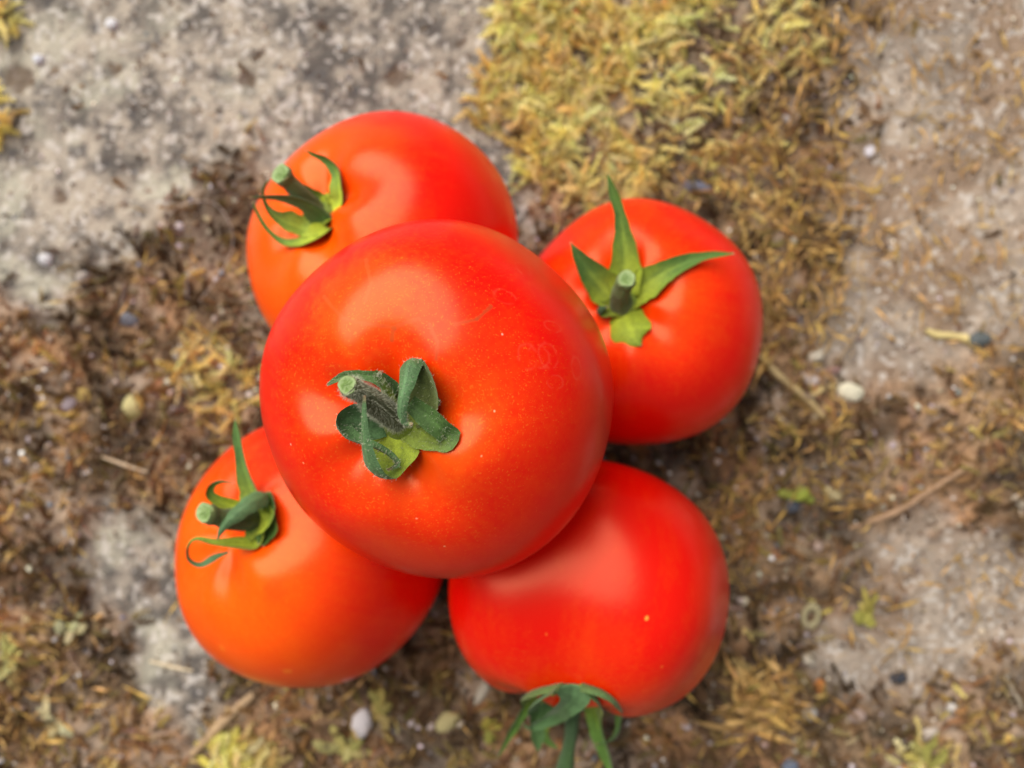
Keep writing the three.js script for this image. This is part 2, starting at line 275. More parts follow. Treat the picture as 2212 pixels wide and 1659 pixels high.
function cutFace(e0, grow = 1.04) {
  const e = { ...e0, T: e0.T.clone().add(V(0, 0.8, 0)).normalize() }; e.n = e0.n.clone().addScaledVector(e.T, -e0.n.dot(e.T)).normalize(); e.b = new THREE.Vector3().crossVectors(e.T, e.n);                     // the pale, slightly sunken face where the stalk was cut
  const pos = [], col = [], uv = [], idx = [], M = 28, rings = [[0.9, -0.6], [1.06, 0.04], [0.98, 0.22], [0.84, 0.2], [0.62, 0.06], [0.36, 0.1], [0.0, 0.14]];
  rings.forEach(([r, y], k) => { for (let j = 0; j < M; j++) {
    const p = j / M * 2 * Math.PI, m = 1 + 0.3 * (noise(Math.cos(p) * 1.6 + 3 + e.c.x * 900, Math.sin(p) * 1.6 + 3) - 0.5), v = e.c.clone().addScaledVector(e.n, e.w * r * grow * m * Math.cos(p)).addScaledVector(e.b, e.w * r * grow * m * Math.sin(p)).addScaledVector(e.T, e.w * (y + 0.16 * (noise(p * 2, k * 2) - 0.5)));
    pos.push(v.x, v.y, v.z); uv.push(r * Math.cos(p), r * Math.sin(p));
    col.push(...mix3([0.16, 0.26, 0.06], k < 2 ? [0.2, 0.2, 0.1] : [0.38, 0.50, 0.22], clamp((k === 3 || k === 2 ? 0.85 : 0.3) + 1.2 * (noise(p * 3 + e.c.z * 900, k * 3) - 0.5))));
  } });
  for (let k = 0; k < rings.length - 1; k++) for (let j = 0; j < M; j++) { const a = k * M + j, b = k * M + (j + 1) % M; idx.push(a, b, a + M, b, b + M, a + M); }
  return buffer(pos, idx, col, uv);
}
function hairs(surf, count, lo, hi, thick) {
  const pos = [], idx = [];
  for (let k = 0; k < count; k++) {
    const k0 = Math.floor(rnd() * (surf.length - 1)), [v0, n] = surf[k0], v1 = surf[k0 + 1][0], v = v1.distanceTo(v0) < 0.0007 ? v0.clone().lerp(v1, rnd()) : v0, d = n.clone().add(V(rr(-0.5, 0.5), rr(-0.5, 0.5), rr(-0.5, 0.5))).normalize(), L = rr(lo, hi), s = V(-d.y, d.x, d.z * 0.3 + 0.2).cross(d).normalize(), t = new THREE.Vector3().crossVectors(d, s), o = pos.length / 3;
    const at0 = v.clone().add(V(rr(-1, 1), rr(-1, 1), rr(-1, 1)).multiplyScalar(0.0001)), bend = V(rr(-1, 1), rr(-1, 1), rr(-1, 1)).multiplyScalar(L * 0.25);
    for (const [c, r] of [[at0, thick], [at0.clone().addScaledVector(d, L * 0.55), thick * 0.8]]) for (let j = 0; j < 3; j++) { const a = j * 2.094, p = c.clone().addScaledVector(s, r * Math.cos(a)).addScaledVector(t, r * Math.sin(a)); pos.push(p.x, p.y, p.z); }
    const e = at0.clone().addScaledVector(d, L).add(bend); pos.push(e.x, e.y, e.z);
    for (let j = 0; j < 3; j++) { const a = o + j, b = o + (j + 1) % 3; idx.push(a, b, a + 3, b, b + 3, a + 3, a + 3, b + 3, o + 6); }
  }
  return buffer(pos, idx);
}

// one tomato: its fruit placed where it lies, and a calyx of sepals round a cut stalk.
// Sepal points are [x, y, lift in mm over the foot of the stalk, width] read on a magnified view of that calyx (ox, oy, k).
function tomato(t, label) {
  const c = at(t.at[0], t.at[1], t.depth), root = new THREE.Group();
  root.name = numbered('tomato'); scene.add(root); root.position.copy(c);
  tag(root, label, 'tomato', 'ripe tomatoes piled in a heap');
  const axis = V(...t.axis).normalize(), turn = new THREE.Quaternion().setFromUnitVectors(UP, axis);
  const g = fruitGeometry(t).applyQuaternion(turn);
  const mat = new THREE.MeshPhysicalMaterial({ color: 0xffffff, roughness: 0.29, bumpMap: peel, bumpScale: 0.000025, specularIntensity: 1, specularColor: new THREE.Color(1, 0.46, 0.26), ior: 1.58 });
  const fruit = part('fruit', g, mat, root); g.boundsTree = new MeshBVH(g); fruit.raycast = acceleratedRaycast;
  root.updateMatrixWorld(true);
  if (t.spots) t.look.marks = t.spots.map(([x, y, a, b]) => { const hit = look(fruit, x, y); return hit ? [hit.uv.x - 0.5, hit.uv.y - 0.5, a, b] : null; }).filter(Boolean);
  const uvAt = (x, y) => { const hit = look(fruit, x, y); return hit ? [hit.uv.x - 0.5, hit.uv.y - 0.5] : [9, 9]; };
  t.look.lines = (t.scars ?? []).flatMap((l) => l.slice(1).map((q, i) => [...uvAt(...l[i]), ...uvAt(...q), 0.0015]));
  t.look.dots = (t.dots ?? []).map(([x, y, rad, dc, am]) => [...uvAt(x, y), rad, dc, am]);
  mat.map = fruitMap(t.texture ?? 1024, t.look);
  const { ox, oy, k, stem, sepals } = t.calyx, X = (x) => (ox + x * k) * 0.54861, Y = (y) => (oy + y * k) * 0.54861;
  const hit0 = look(fruit, X(stem[0][0]), Y(stem[0][1])), base = t.calyx.depth ?? (c.y, EYE - hit0.point.y), local = (p) => p.sub(c);
  const place = ([x, y, lift, w], free) => {
    let d = base - lift / 1000; const hit = look(fruit, X(x), Y(y));
    if (hit && !free) d = Math.min(d, EYE - hit.point.y - (t.calyx.clear ?? 0.00045));
    return { p: local(at(X(x), Y(y), d)), w: w * k * 0.54861 / F * d };
  };
  const foot = place(stem[0], true), surf = [];
  // the little green disc that the sepals and the stalk grow from
  const disc = new THREE.SphereGeometry(1, 24, 12), rad = (t.calyx.disc ?? 150) * k * 0.54861 / F * base;
  disc.scale(rad, rad * 0.42, rad); disc.applyQuaternion(turn); disc.translate(foot.p.x + axis.x * 0.0004, foot.p.y + axis.y * 0.0004, foot.p.z + axis.z * 0.0004);
  disc.setAttribute('color', new THREE.Float32BufferAttribute(Array.from({ length: disc.attributes.position.count }, () => mix3(LIME, LEAF, 0.4)).flat(), 3));
  const calyx = part('calyx', disc, green, root);
  sepals.forEach((s, i) => {
    const pts = s.pts.map((p) => place(p, t.calyx.free));
    const b = blade(pts, s.face ? V(...s.face).normalize() : axis, { salt: i * 7.7 + t.look.salt, ...s });
    part('sepal', b, green, calyx); surf.push(...b.userData.surf);
  });
  const st = stalk(stem.map((p) => place(p, true)), t.calyx.stalk), stalkMesh = part('stem', st, green, root);
  if (!t.calyx.uncut) part('cut_end', cutFace(st.userData.end, t.calyx.cut), cutMat, stalkMesh);
  if (t.calyx.hairs) {
    const h = part('fine_hairs', mergeGeometries([hairs(surf, t.calyx.hairs, 0.0002, 0.0006, 0.000014), hairs(st.userData.surf, t.calyx.hairs * 0.6, 0.0003, 0.0009, 0.000013)]), hairMat, calyx);
    h.userData.kind = 'stuff';
  }
  return root;
}

tomato({ at: [833, 543], depth: 0.2015, R: 0.0295, h: 0.0252, axis: [-0.50, 0.80, -0.26], phase: 1, salt: 3, dimple: 0.16,
  look: { salt: 11, orange: 0.85, from: 0.1, to: 0.55, lean: 1.2, towards: 2.6, fleck: 0.15 },
  calyx: { ox: 900, oy: 500, k: 0.3315, clear: 0.0009, disc: 250, stem: [[1090, 1040, 0, 300], [960, 900, 3, 230], [780, 720, 6.5, 205], [610, 600, 9, 220]], stalk: { fade: 0.6, base: [0.12, 0.14, 0.05], top: [0.13, 0.2, 0.05] }, sepals: [
    { wide: 1.3, tone: 1.3, pts: [[1150, 1060, 0.3, 260], [1330, 900, 1.2, 280], [1325, 700, 2.2, 215], [1290, 520, 3, 150], [1160, 385, 3.6, 95], [1020, 325, 4, 55], [915, 275, 4.2, 14]], tone: 1.37 },
    { wide: 1.3, tone: 1.3, pts: [[1180, 1120, 1.5, 260], [1080, 1010, 4.5, 250], [900, 890, 6.5, 170], [730, 840, 7.5, 110], [520, 822, 8, 60], [240, 838, 8.2, 12]], dust: 0.6, lime: LEAF, tone: 1.04 },
    { wide: 1.3, tone: 1.3, pts: [[1100, 1180, 0.5, 260], [900, 1210, 2, 250], [720, 1150, 3.2, 200], [540, 1060, 4.6, 110], [440, 930, 5.6, 50], [405, 780, 6.5, 30], [440, 670, 7.2, 24], [500, 620, 7.6, 10]], dust: 0.25 },
    { wide: 1.3, tone: 1.3, pts: [[1180, 1200, 0.2, 260], [1020, 1320, 0.8, 230], [820, 1390, 1.6, 120], [640, 1370, 2.3, 70], [460, 1225, 3, 46], [345, 1040, 3.6, 36], [285, 880, 4.2, 10]] },
    { wide: 1.3, tone: 1.3, pts: [[1120, 1010, 0.2, 240], [1060, 880, 0.6, 220], [960, 790, 1, 150], [840, 700, 1.5, 80], [740, 620, 2, 20]], tone: 1.10 },
  ] } }, 'orange-shouldered tomato at the back of the heap, its stem leaning over concrete');

tomato({ at: [1377, 702], depth: 0.2035, R: 0.0266, h: 0.0245, axis: [-0.22, 0.93, -0.16], phase: 2, salt: 8, dimple: 0.15, lobe: 0.016,
  look: { salt: 23, orange: 0.36, from: 0.05, to: 0.36, fleck: 0.15 },
  calyx: { ox: 2150, oy: 650, k: 0.452, disc: 150, stem: [[665, 1215, 0, 260], [660, 1170, 2, 190], [668, 1080, 5, 160], [680, 1000, 7.5, 150]], stalk: { fade: 0.8, base: [0.14, 0.16, 0.06], top: [0.13, 0.2, 0.05] }, sepals: [
    { wide: 1.2, pts: [[690, 1130, 0.3, 190], [700, 960, 0.8, 220], [690, 720, 2, 165], [645, 420, 3.4, 95], [575, 200, 4.5, 55], [535, 75, 5.2, 12]], tip: 0.97 },
    { wide: 1.2, pts: [[720, 1180, 0.3, 200], [850, 1070, 0.9, 240], [1010, 955, 1.6, 180], [1200, 855, 2.2, 115], [1400, 795, 2.6, 72], [1640, 772, 2.6, 12]], tip: 0.97 },
    { wide: 1.2, pts: [[620, 1190, 0.2, 200], [500, 1070, 0.6, 240], [380, 930, 1.4, 180], [285, 800, 2.2, 95], [212, 672, 2.8, 12]], tone: 0.75 },
    { wide: 1.2, pts: [[670, 1230, 0.3, 200], [700, 1330, 0.4, 300], [735, 1430, 0.6, 300], [775, 1520, 0.6, 170], [828, 1575, 0.3, 14]], lime: [0.27, 0.33, 0.02], limeEnd: 2, cup: -0.12 },
    { wide: 1.2, pts: [[620, 1240, 0.2, 150], [520, 1265, 0.4, 120], [450, 1275, 0.9, 90], [465, 1250, 2.2, 70], [535, 1232, 2.8, 20]], tone: 0.6 },
  ] } }, 'tomato at the right of the heap whose open calyx spreads flat like a star');

tomato({ dots: [[595, 1277, 0.014, [0.72, 0.06, 0.002], 0.6], [620, 1450, 0.006, [0.9, 0.2, 0.01], 0.6], [480, 1400, 0.005, [0.9, 0.2, 0.01], 0.5]], at: [677, 1187], depth: 0.2025, R: 0.0288, h: 0.0262, axis: [-0.52, 0.80, -0.24], phase: 0.4, salt: 15, dimple: 0.14,
  look: { salt: 37, orange: 0.9, from: 0.14, to: 0.54, lean: 1.4, towards: 2.2, fleck: 0.2 },
  calyx: { ox: 680, oy: 1620, k: 0.3978, disc: 130, stem: [[800, 1075, 0, 250], [700, 1060, 3, 230], [520, 1035, 6, 200], [305, 1005, 9, 180]], stalk: { fade: 0.6, base: [0.11, 0.13, 0.05], top: [0.13, 0.2, 0.05] }, cut: 1.15, sepals: [
    { wide: 1.28, tone: 1.3, pts: [[850, 980, 0.5, 230], [800, 800, 1.6, 215], [730, 620, 3, 135], [675, 400, 4.8, 88], [645, 220, 6, 72], [618, 70, 7, 12]], dust: 0.35 },
    { wide: 1.28, tone: 1.3, pts: [[800, 1010, 0.2, 200], [620, 940, 1.2, 130], [450, 880, 2.6, 95], [365, 810, 3.6, 75], [385, 730, 4.4, 55], [470, 690, 4.8, 38], [610, 712, 4.8, 8]] },
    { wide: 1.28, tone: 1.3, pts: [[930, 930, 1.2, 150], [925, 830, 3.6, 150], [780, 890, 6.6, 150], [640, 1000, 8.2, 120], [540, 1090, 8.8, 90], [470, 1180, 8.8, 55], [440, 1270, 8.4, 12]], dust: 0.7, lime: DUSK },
    { wide: 1.28, tone: 1.3, pts: [[880, 1150, 0.5, 240], [820, 1320, 2.2, 170], [620, 1325, 3.6, 130], [400, 1305, 5, 66], [225, 1268, 5.6, 40], [150, 1350, 5, 36], [170, 1465, 4.2, 46], [270, 1505, 3.4, 66], [400, 1430, 2.4, 84], [550, 1390, 1.6, 30]], tip: 1.2 },
    { wide: 1.28, tone: 1.3, pts: [[840, 1080, 0.3, 300], [930, 1120, 1.0, 330], [930, 1230, 1.8, 230], [880, 1330, 2.4, 60]], tone: 1.04 },
    { wide: 1.28, tone: 1.3, pts: [[860, 1060, 0.3, 300], [950, 1000, 0.8, 300], [975, 900, 1.6, 200], [960, 790, 2.2, 60]], tone: 1.17 },
  ] } }, 'orange-red tomato at the left front of the heap, beside the bare grey patch of concrete');

tomato({ dots: [[1397, 1335, 0.0026, [0.95, 0.42, 0.06], 0.8], [1520, 1270, 0.03, [0.85, 0.09, 0.02], 0.1], [1180, 1370, 0.0018, [0.9, 0.16, 0.02], 0.6], [1430, 1440, 0.002, [0.9, 0.16, 0.02], 0.6], [1300, 1400, 0.04, [0.9, 0.12, 0.01], 0.12]], at: [1270, 1266], depth: 0.1995, R: 0.0306, h: 0.0276, axis: [-0.2, 0.2, 0.96], sq: 0.95, phase: 4.712, phase2: 7.854, salt: 21, lobe: 0.065, dimple: 0.24, dimpleWidth: 0.36,
  look: { salt: 51, orange: 0.3, from: 0.1, to: 0.5, fleck: 0.25 },
  calyx: { ox: 1850, oy: 2550, k: 0.339, depth: 0.1975, clear: 0.0008, disc: 330, stem: [[1200, 380, 0, 330], [1200, 600, 1.5, 260], [1180, 800, 1.5, 195], [1160, 1050, 0.5, 180], [1130, 1480, -1, 190]], stalk: { base: DUSK, top: LEAF, fade: 0.3 }, sepals: [
    { wide: 1.4, tone: 1.45, pts: [[1080, 420, 0.5, 240], [800, 480, 2, 260], [690, 620, 3, 150], [590, 780, 2.4, 92], [470, 980, 0.8, 80], [310, 1300, -1.5, 14]] },
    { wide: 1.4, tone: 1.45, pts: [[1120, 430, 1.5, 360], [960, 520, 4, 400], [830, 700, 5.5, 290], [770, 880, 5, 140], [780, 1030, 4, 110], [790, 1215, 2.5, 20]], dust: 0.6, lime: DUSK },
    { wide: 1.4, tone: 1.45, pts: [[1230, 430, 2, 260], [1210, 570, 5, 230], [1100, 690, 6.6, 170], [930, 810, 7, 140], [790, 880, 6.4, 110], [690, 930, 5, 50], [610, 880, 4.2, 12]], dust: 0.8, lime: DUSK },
    { wide: 1.4, tone: 1.45, pts: [[1300, 430, 0, 200], [1440, 560, 2.6, 170], [1470, 760, 2.8, 165], [1510, 980, 2, 150], [1590, 1220, 0.6, 140], [1660, 1470, -1, 60]] },
    { wide: 1.4, tone: 1.45, pts: [[1300, 420, -0.5, 200], [1530, 500, 1.4, 130], [1680, 610, 2.4, 100], [1750, 800, 3, 112], [1730, 960, 2.8, 80], [1640, 1075, 2.2, 40], [1460, 1130, 1.6, 20]], dust: 0.3, roll: [0, 0.9] },
    { wide: 1.4, tone: 1.45, pts: [[1000, 480, -1, 150], [860, 800, -1, 120], [860, 1000, -1.4, 80], [940, 1110, -2, 55], [1030, 1165, -2.2, 16]] },
  ] } }, 'red tomato on its side at the front, its stem pointing along the ground');

tomato({ at: [950, 862], depth: 0.1635, R: 0.0307, h: 0.0262, axis: [-0.27, 0.95, 0.15], phase: 0.9, salt: 30, NT: 150, NP: 220, texture: 1536, dimple: 0.21, dimpleWidth: 0.34, lobe: 0.012,
  look: { salt: 71, orange: 0.36, from: 0.03, to: 0.4, fleck: 0.3 },
  scars: [[[700, 640], [742, 688], [800, 702], [850, 707], [905, 688]], [[985, 700], [1030, 690], [1062, 662]], [[928, 700], [945, 740], [942, 775]], [[790, 560], [802, 610], [790, 650]], [[850, 707], [846, 735]]],
  dots: [[985, 920, 0.045, [0.92, 0.12, 0.004], 0.25], [930, 1010, 0.035, [0.92, 0.12, 0.004], 0.22], [770, 640, 0.05, [0.92, 0.13, 0.006], 0.3], [1068, 888, 0.0009, [0.95, 0.5, 0.3], 0.7], [1085, 722, 0.0009, [0.95, 0.5, 0.4], 0.7], [1040, 985, 0.0009, [0.95, 0.4, 0.2], 0.7], [960, 1180, 0.0009, [0.95, 0.4, 0.2], 0.7], [900, 1120, 0.0009, [0.95, 0.35, 0.2], 0.7], [655, 1000, 0.0009, [0.95, 0.4, 0.2], 0.7], [628, 960, 0.0009, [0.95, 0.4, 0.3], 0.7], [1290, 970, 0.0009, [0.9, 0.3, 0.15], 0.7], [860, 670, 0.004, [0.55, 0.03, 0.004], 0.5], [705, 500, 0.0009, [0.95, 0.4, 0.2], 0.7]],
  spots: [[1165, 770, 0.011, 0.01], [1185, 768, 0.010, 0.012], [1245, 795, 0.007, 0.011], [1200, 825, 0.009, 0.006], [1140, 770, 0.009, 0.011], [1190, 560, 0.013, 0.008], [1130, 580, 0.010, 0.010], [1215, 600, 0.008, 0.010], [1195, 705, 0.010, 0.006], [1090, 640, 0.011, 0.007]],
  calyx: { ox: 1200, oy: 1300, k: 0.3917, disc: 170, hairs: 5000, stem: [[950, 930, 1, 220], [880, 880, 3, 245], [740, 770, 6, 250], [570, 640, 9.5, 205], [425, 530, 12, 170]], stalk: { fade: 0.18 }, cut: 1.12, sepals: [
    // towards the bottom: broad pale base, then bent up and back over itself
    { tone: 1.3, pts: [[930, 950, 0.6, 330], [925, 1080, 1.0, 500], [930, 1220, 1.4, 480], [880, 1370, 2.4, 370], [790, 1470, 4.2, 330], [690, 1420, 6.4, 270], [630, 1250, 8.2, 200], [600, 1030, 9.6, 115], [592, 840, 10.6, 76], [596, 655, 11, 40]], tip: 0.95, cup: 0.1, dust: 0.0 },
    // towards the left, folded and returning under the first
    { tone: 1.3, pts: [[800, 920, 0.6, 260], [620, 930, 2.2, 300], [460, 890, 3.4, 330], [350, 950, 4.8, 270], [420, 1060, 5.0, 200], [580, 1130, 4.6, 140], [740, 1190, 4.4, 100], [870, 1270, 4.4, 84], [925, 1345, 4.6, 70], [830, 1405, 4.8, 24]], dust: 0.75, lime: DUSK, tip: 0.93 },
    // towards the upper left
    { tone: 1.3, pts: [[960, 820, 0.6, 240], [900, 620, 2.4, 220], [780, 500, 4, 135], [600, 455, 5, 90], [420, 455, 5.6, 70], [310, 500, 5.8, 54], [228, 552, 5.8, 20]], dust: 0.6, tip: 0.97, eye: 0.6, lime: LEAF, wide: 1.15 },
    { tone: 1.3, pts: [[960, 850, 1.5, 200], [890, 720, 3.6, 170], [830, 590, 5.2, 120], [770, 490, 6, 85], [730, 430, 6.2, 70], [780, 428, 6.5, 34]], tone: 0.81, tip: 0.82 },
    // towards the top, bent back over to the middle
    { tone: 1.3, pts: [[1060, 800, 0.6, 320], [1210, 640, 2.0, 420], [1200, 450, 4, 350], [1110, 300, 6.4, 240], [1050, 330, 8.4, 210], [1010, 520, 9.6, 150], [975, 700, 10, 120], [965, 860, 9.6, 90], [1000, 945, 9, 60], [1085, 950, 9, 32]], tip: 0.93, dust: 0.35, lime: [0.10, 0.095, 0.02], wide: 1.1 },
    // towards the right, folded back
    { tone: 1.3, pts: [[1020, 940, 0.6, 260], [1170, 1020, 1.2, 290], [1320, 1110, 2.0, 210], [1440, 1120, 3.6, 190], [1445, 1060, 5.6, 215], [1350, 970, 6.8, 225], [1210, 850, 7.2, 220], [1060, 725, 7.0, 170]], tip: 1.2, dust: 0.35, tone: 0.94 },
    { tone: 1.3, pts: [[1030, 880, 0.5, 240], [1160, 800, 1.0, 290], [1270, 740, 1.6, 230], [1350, 700, 2.6, 80]], tip: 1.2, tone: 1.23 },
  ] } }, 'large red tomato on top of the other four, with curled hairy sepals');

// ---------- what lies on the slab ----------
const onGround = (x, y, lift = 0) => { const wx = gx(x), wz = gz(y); return V(wx, height(wx, wz) + lift, wz); };
const px = GD / F;                                     // metres on the slab per unit of x and y
const scatterMat = new THREE.MeshPhysicalMaterial({ color: 0xffffff, roughness: 0.85, specularIntensity: 0.4, side: THREE.DoubleSide });
const leafMat = new THREE.MeshPhysicalMaterial({ color: 0xffffff, roughness: 0.95, transmission: 0.3, thickness: 0, specularIntensity: 0.3, side: THREE.DoubleSide });
function shootGeometry(k) {                            // one creeping moss shoot, 1 long: a stem closely set with small pointed leaves
  const pos = [], idx = [], K = 36, bend = rr(-0.5, 0.5);
  const line = (s) => V(s, 0.10 * Math.sin(s * 2.6), bend * s * s);
  for (let i = 0; i < K; i++) {
    const s = 0.03 + 0.97 * i / K, c = line(s), a = i * 2.4 + rr(-0.4, 0.4), out = V(0, Math.cos(a), Math.sin(a)), f = V(rr(0.5, 1.0), 0, bend * s * 2 * 0.8).addScaledVector(out, rr(0.7, 1.1)).normalize();
    const L = 0.25 * (1.1 - 0.45 * s) * rr(0.75, 1.25), w = L * rr(0.24, 0.38), side = new THREE.Vector3().crossVectors(f, out).normalize(), m = c.clone().addScaledVector(f, L * 0.42), o = pos.length / 3, tip = c.clone().addScaledVector(f, L).addScaledVector(out, L * 0.12);
    for (const p of [c, m.clone().addScaledVector(side, w).addScaledVector(out, L * 0.07), m.clone().addScaledVector(side, -w).addScaledVector(out, L * 0.07), tip, m]) pos.push(p.x, p.y, p.z);
    idx.push(o, o + 1, o + 4, o, o + 4, o + 2, o + 1, o + 3, o + 4, o + 4, o + 3, o + 2);
  }
  for (let i = 0; i < 6; i++) { const a = line(i / 6), b = line((i + 1) / 6), o = pos.length / 3, t = 0.02; for (const p of [a, b]) for (let j = 0; j < 3; j++) pos.push(p.x, p.y + t * Math.cos(j * 2.1), p.z + t * Math.sin(j * 2.1)); for (let j = 0; j < 3; j++) { const n = (j + 1) % 3; idx.push(o + j, o + j + 3, o + n, o + n, o + j + 3, o + n + 3); } }
  return buffer(pos, idx);
}
function strandGeometry() {                            // a dry curling strip, 1 long
  const pos = [], idx = [], N = 14, a = rr(-1.6, 1.6), b = rr(-1, 1), lift = rr(0.05, 0.16);
  let x = 0, z = 0, h = 0;
  for (let i = 0; i <= N; i++) {
    const s = i / N, w = 0.028 * Math.sin(Math.PI * clamp(s * 0.92 + 0.06)), tw = 1.5 * Math.sin(s * 5 + a), y = lift * Math.sin(Math.PI * s);
    const nx = -Math.sin(h), nz = Math.cos(h);
    pos.push(x + nx * w * Math.cos(tw), y + w * Math.sin(tw), z + nz * w * Math.cos(tw), x, y + 0.008, z, x - nx * w * Math.cos(tw), y - w * Math.sin(tw), z - nz * w * Math.cos(tw));
    h = a * s + b * Math.sin(s * 4); x += Math.cos(h) / N; z += Math.sin(h) / N;
    if (i) { const o = (i - 1) * 3; for (const j of [0, 1]) idx.push(o + j, o + j + 3, o + j + 1, o + j + 1, o + j + 3, o + j + 4); }
  }
  return buffer(pos, idx);
}
function stoneGeometry(detail, salt, rough = 0.35) {   // a worn stone of radius about 1
  const g0 = new THREE.IcosahedronGeometry(1, detail), p = g0.attributes.position;
  for (let i = 0; i < p.count; i++) { const x = p.getX(i), y = p.getY(i), z = p.getZ(i), m = 1 + rough * (noise(x * 1.4 + salt, y * 1.4 + 20, z * 1.4 + 7) - 0.5) + rough * 0.5 * (noise(x * 3.5 + salt, y * 3.5 + 2, z * 3.5 + 9) - 0.5); p.setXYZ(i, x * m, y * m, z * m); }
  const pos = [], idx = [], seen = new Map(), q = p.array;
  for (let i = 0; i < p.count; i++) { const k = q[i * 3].toFixed(4) + q[i * 3 + 1].toFixed(4) + q[i * 3 + 2].toFixed(4); if (!seen.has(k)) { seen.set(k, pos.length / 3); pos.push(q[i * 3], q[i * 3 + 1], q[i * 3 + 2]); } idx.push(seen.get(k)); }
  return buffer(pos, idx);
}
function scatter(name, label, geometries, count, pick, material = scatterMat) {   // countless small stuff: one object of a few instanced variants
  const root = new THREE.Group(); root.name = name; root.userData = { kind: 'stuff', label }; scene.add(root);
  const lists = geometries.map(() => []), q = new THREE.Quaternion(), e = new THREE.Euler();
  for (let k = 0, n = 0; n < count && k < count * 40; k++) {
    const x = rr(-320, 2540), y = rr(-330, 1990), r = pick(x, y);
    if (!r) continue;
    n++;
    const wx = gx(x), wz = gz(y);
    q.setFromEuler(e.set(r.roll ?? 0, r.yaw ?? rr(0, 6.283), r.pitch ?? 0, 'YZX'));
    const s = r.size;
    lists[Math.floor(rnd() * lists.length)].push([new THREE.Matrix4().compose(V(wx, height(wx, wz) + (r.lift ?? 0), wz), q, Array.isArray(s) ? V(...s) : V(s, s, s)), r.color]);
  }
  lists.forEach((list, i) => {
    const m = shadows(new THREE.InstancedMesh(geometries[i], material, list.length)); m.name = name + '_piece'; m.userData.kind = 'stuff';
    list.forEach(([mat, c], k) => { m.setMatrixAt(k, mat); m.setColorAt(k, new THREE.Color().setRGB(...c)); });
    root.add(m);
  });
}
const vary = (c, a = 0.3) => { const m = rr(1 - a, 1 + a); return [c[0] * m * rr(0.92, 1.08), c[1] * m * rr(0.94, 1.06), c[2] * m * rr(0.8, 1.2)]; };
const shoots = [0, 1, 2, 3, 4].map(shootGeometry), strands = Array.from({ length: 7 }, strandGeometry), crumbs = [0, 1, 2, 3].map((i) => stoneGeometry(1, i * 5.1, 0.7));
scatter('yellow_moss', 'thick yellow moss creeping over the slab behind the heap', shoots, 2600, (x, y) => {
  const m = blob(YELLOW, x, y) * sstep(0.43, 0.58, fbm(x / 46 + 4, y / 46, 3) + 0.16 * sstep(1400, 1150, x));
  if (rnd() > m) return null;
  const c = mix3([0.80, 0.63, 0.24], [0.95, 0.90, 0.48], clamp(fbm(x / 60, y / 60, 2) * 1.5 - 0.25 + rr(-0.25, 0.25)));
  return { size: rr(0.0026, 0.0062), pitch: rr(-0.05, 0.4), roll: rr(-0.4, 0.4), lift: rr(0, 0.0016) * m, color: vary(c, 0.2) };
}, leafMat);
scatter('dry_golden_moss', 'dry golden brown strands tangled beside the right tomato', strands, 2400, (x, y) => {
  const m = blob(GOLD, x, y) + 0.05 * (1 - bareAt(x, y));
  if (rnd() > m) return null;
  return { size: rr(0.004, 0.0135), pitch: rr(-0.05, 0.2), roll: rr(-0.5, 0.5), lift: rr(0.0003, 0.002), color: vary(mix3([0.30, 0.17, 0.06], [0.66, 0.43, 0.14], rnd()), 0.3) };
}, leafMat);
scatter('dead_brown_moss', 'dead brown moss matted over the dirt around the heap', shoots, 10000, (x, y) => {
  const b = bareAt(x, y), m = (1 - b) * (0.3 + 0.85 * fbm(x / 70 + 5, y / 70, 3)) * (1 - 0.8 * clamp(blob(YELLOW, x, y) * 1.5)) + 0.012 - 0.5 * sstep(1650, 1900, x) * sstep(700, 900, y) * sstep(1500, 1300, y) * rnd();
  if (rnd() > m) return null;
  const u = rnd(), k = fbm(x / 85 + 3, y / 85 + 8, 2), c = u < 0.22 ? mix3([0.40, 0.28, 0.09], [0.70, 0.56, 0.22], rnd()) : u < 0.36 ? [0.46, 0.34, 0.25] : mix3([0.10, 0.056, 0.025], [0.50, 0.29, 0.13], clamp(k * 1.6 - 0.3 + rr(-0.2, 0.2)));
  const deep = mix(0.5, 1.25, sstep(0.3, 0.68, fbm(gx(x) * 120 + 70, gz(y) * 120 + 33, 3)));
  return { size: rr(0.0018, 0.0052), pitch: rr(-0.1, 0.45), roll: rr(-0.6, 0.6), lift: rr(-0.0004, 0.0006), color: vary(c, 0.35).map((q) => q * deep) };
}, leafMat);
scatter('grit', 'loose grit and soil crumbs lying over slab and dirt', crumbs, 15000, (x, y) => {
  const b = bareAt(x, y);
  if (rnd() > 0.75 - (0.55 - 0.25 * sstep(1500, 1900, x)) * b) return null;
  const u = rnd(), c = u < 0.7 ? mix3([0.05, 0.03, 0.017], [0.2, 0.12, 0.065], rnd()) : u < 0.88 ? [0.30, 0.23, 0.17] : u < 0.96 ? [0.44, 0.38, 0.34] : u < 0.985 ? [0.78, 0.73, 0.68] : [0.16, 0.17, 0.20];
  const s = (b > 0.6 ? rr(0.00018, 0.00045) : rr(0.0002, 0.0007)) * (rnd() < 0.03 ? 1.6 : 1);
  return { size: [s * rr(0.7, 1.4), s * rr(0.5, 0.9), s], lift: s * 0.3, color: vary(c, 0.25) };
});

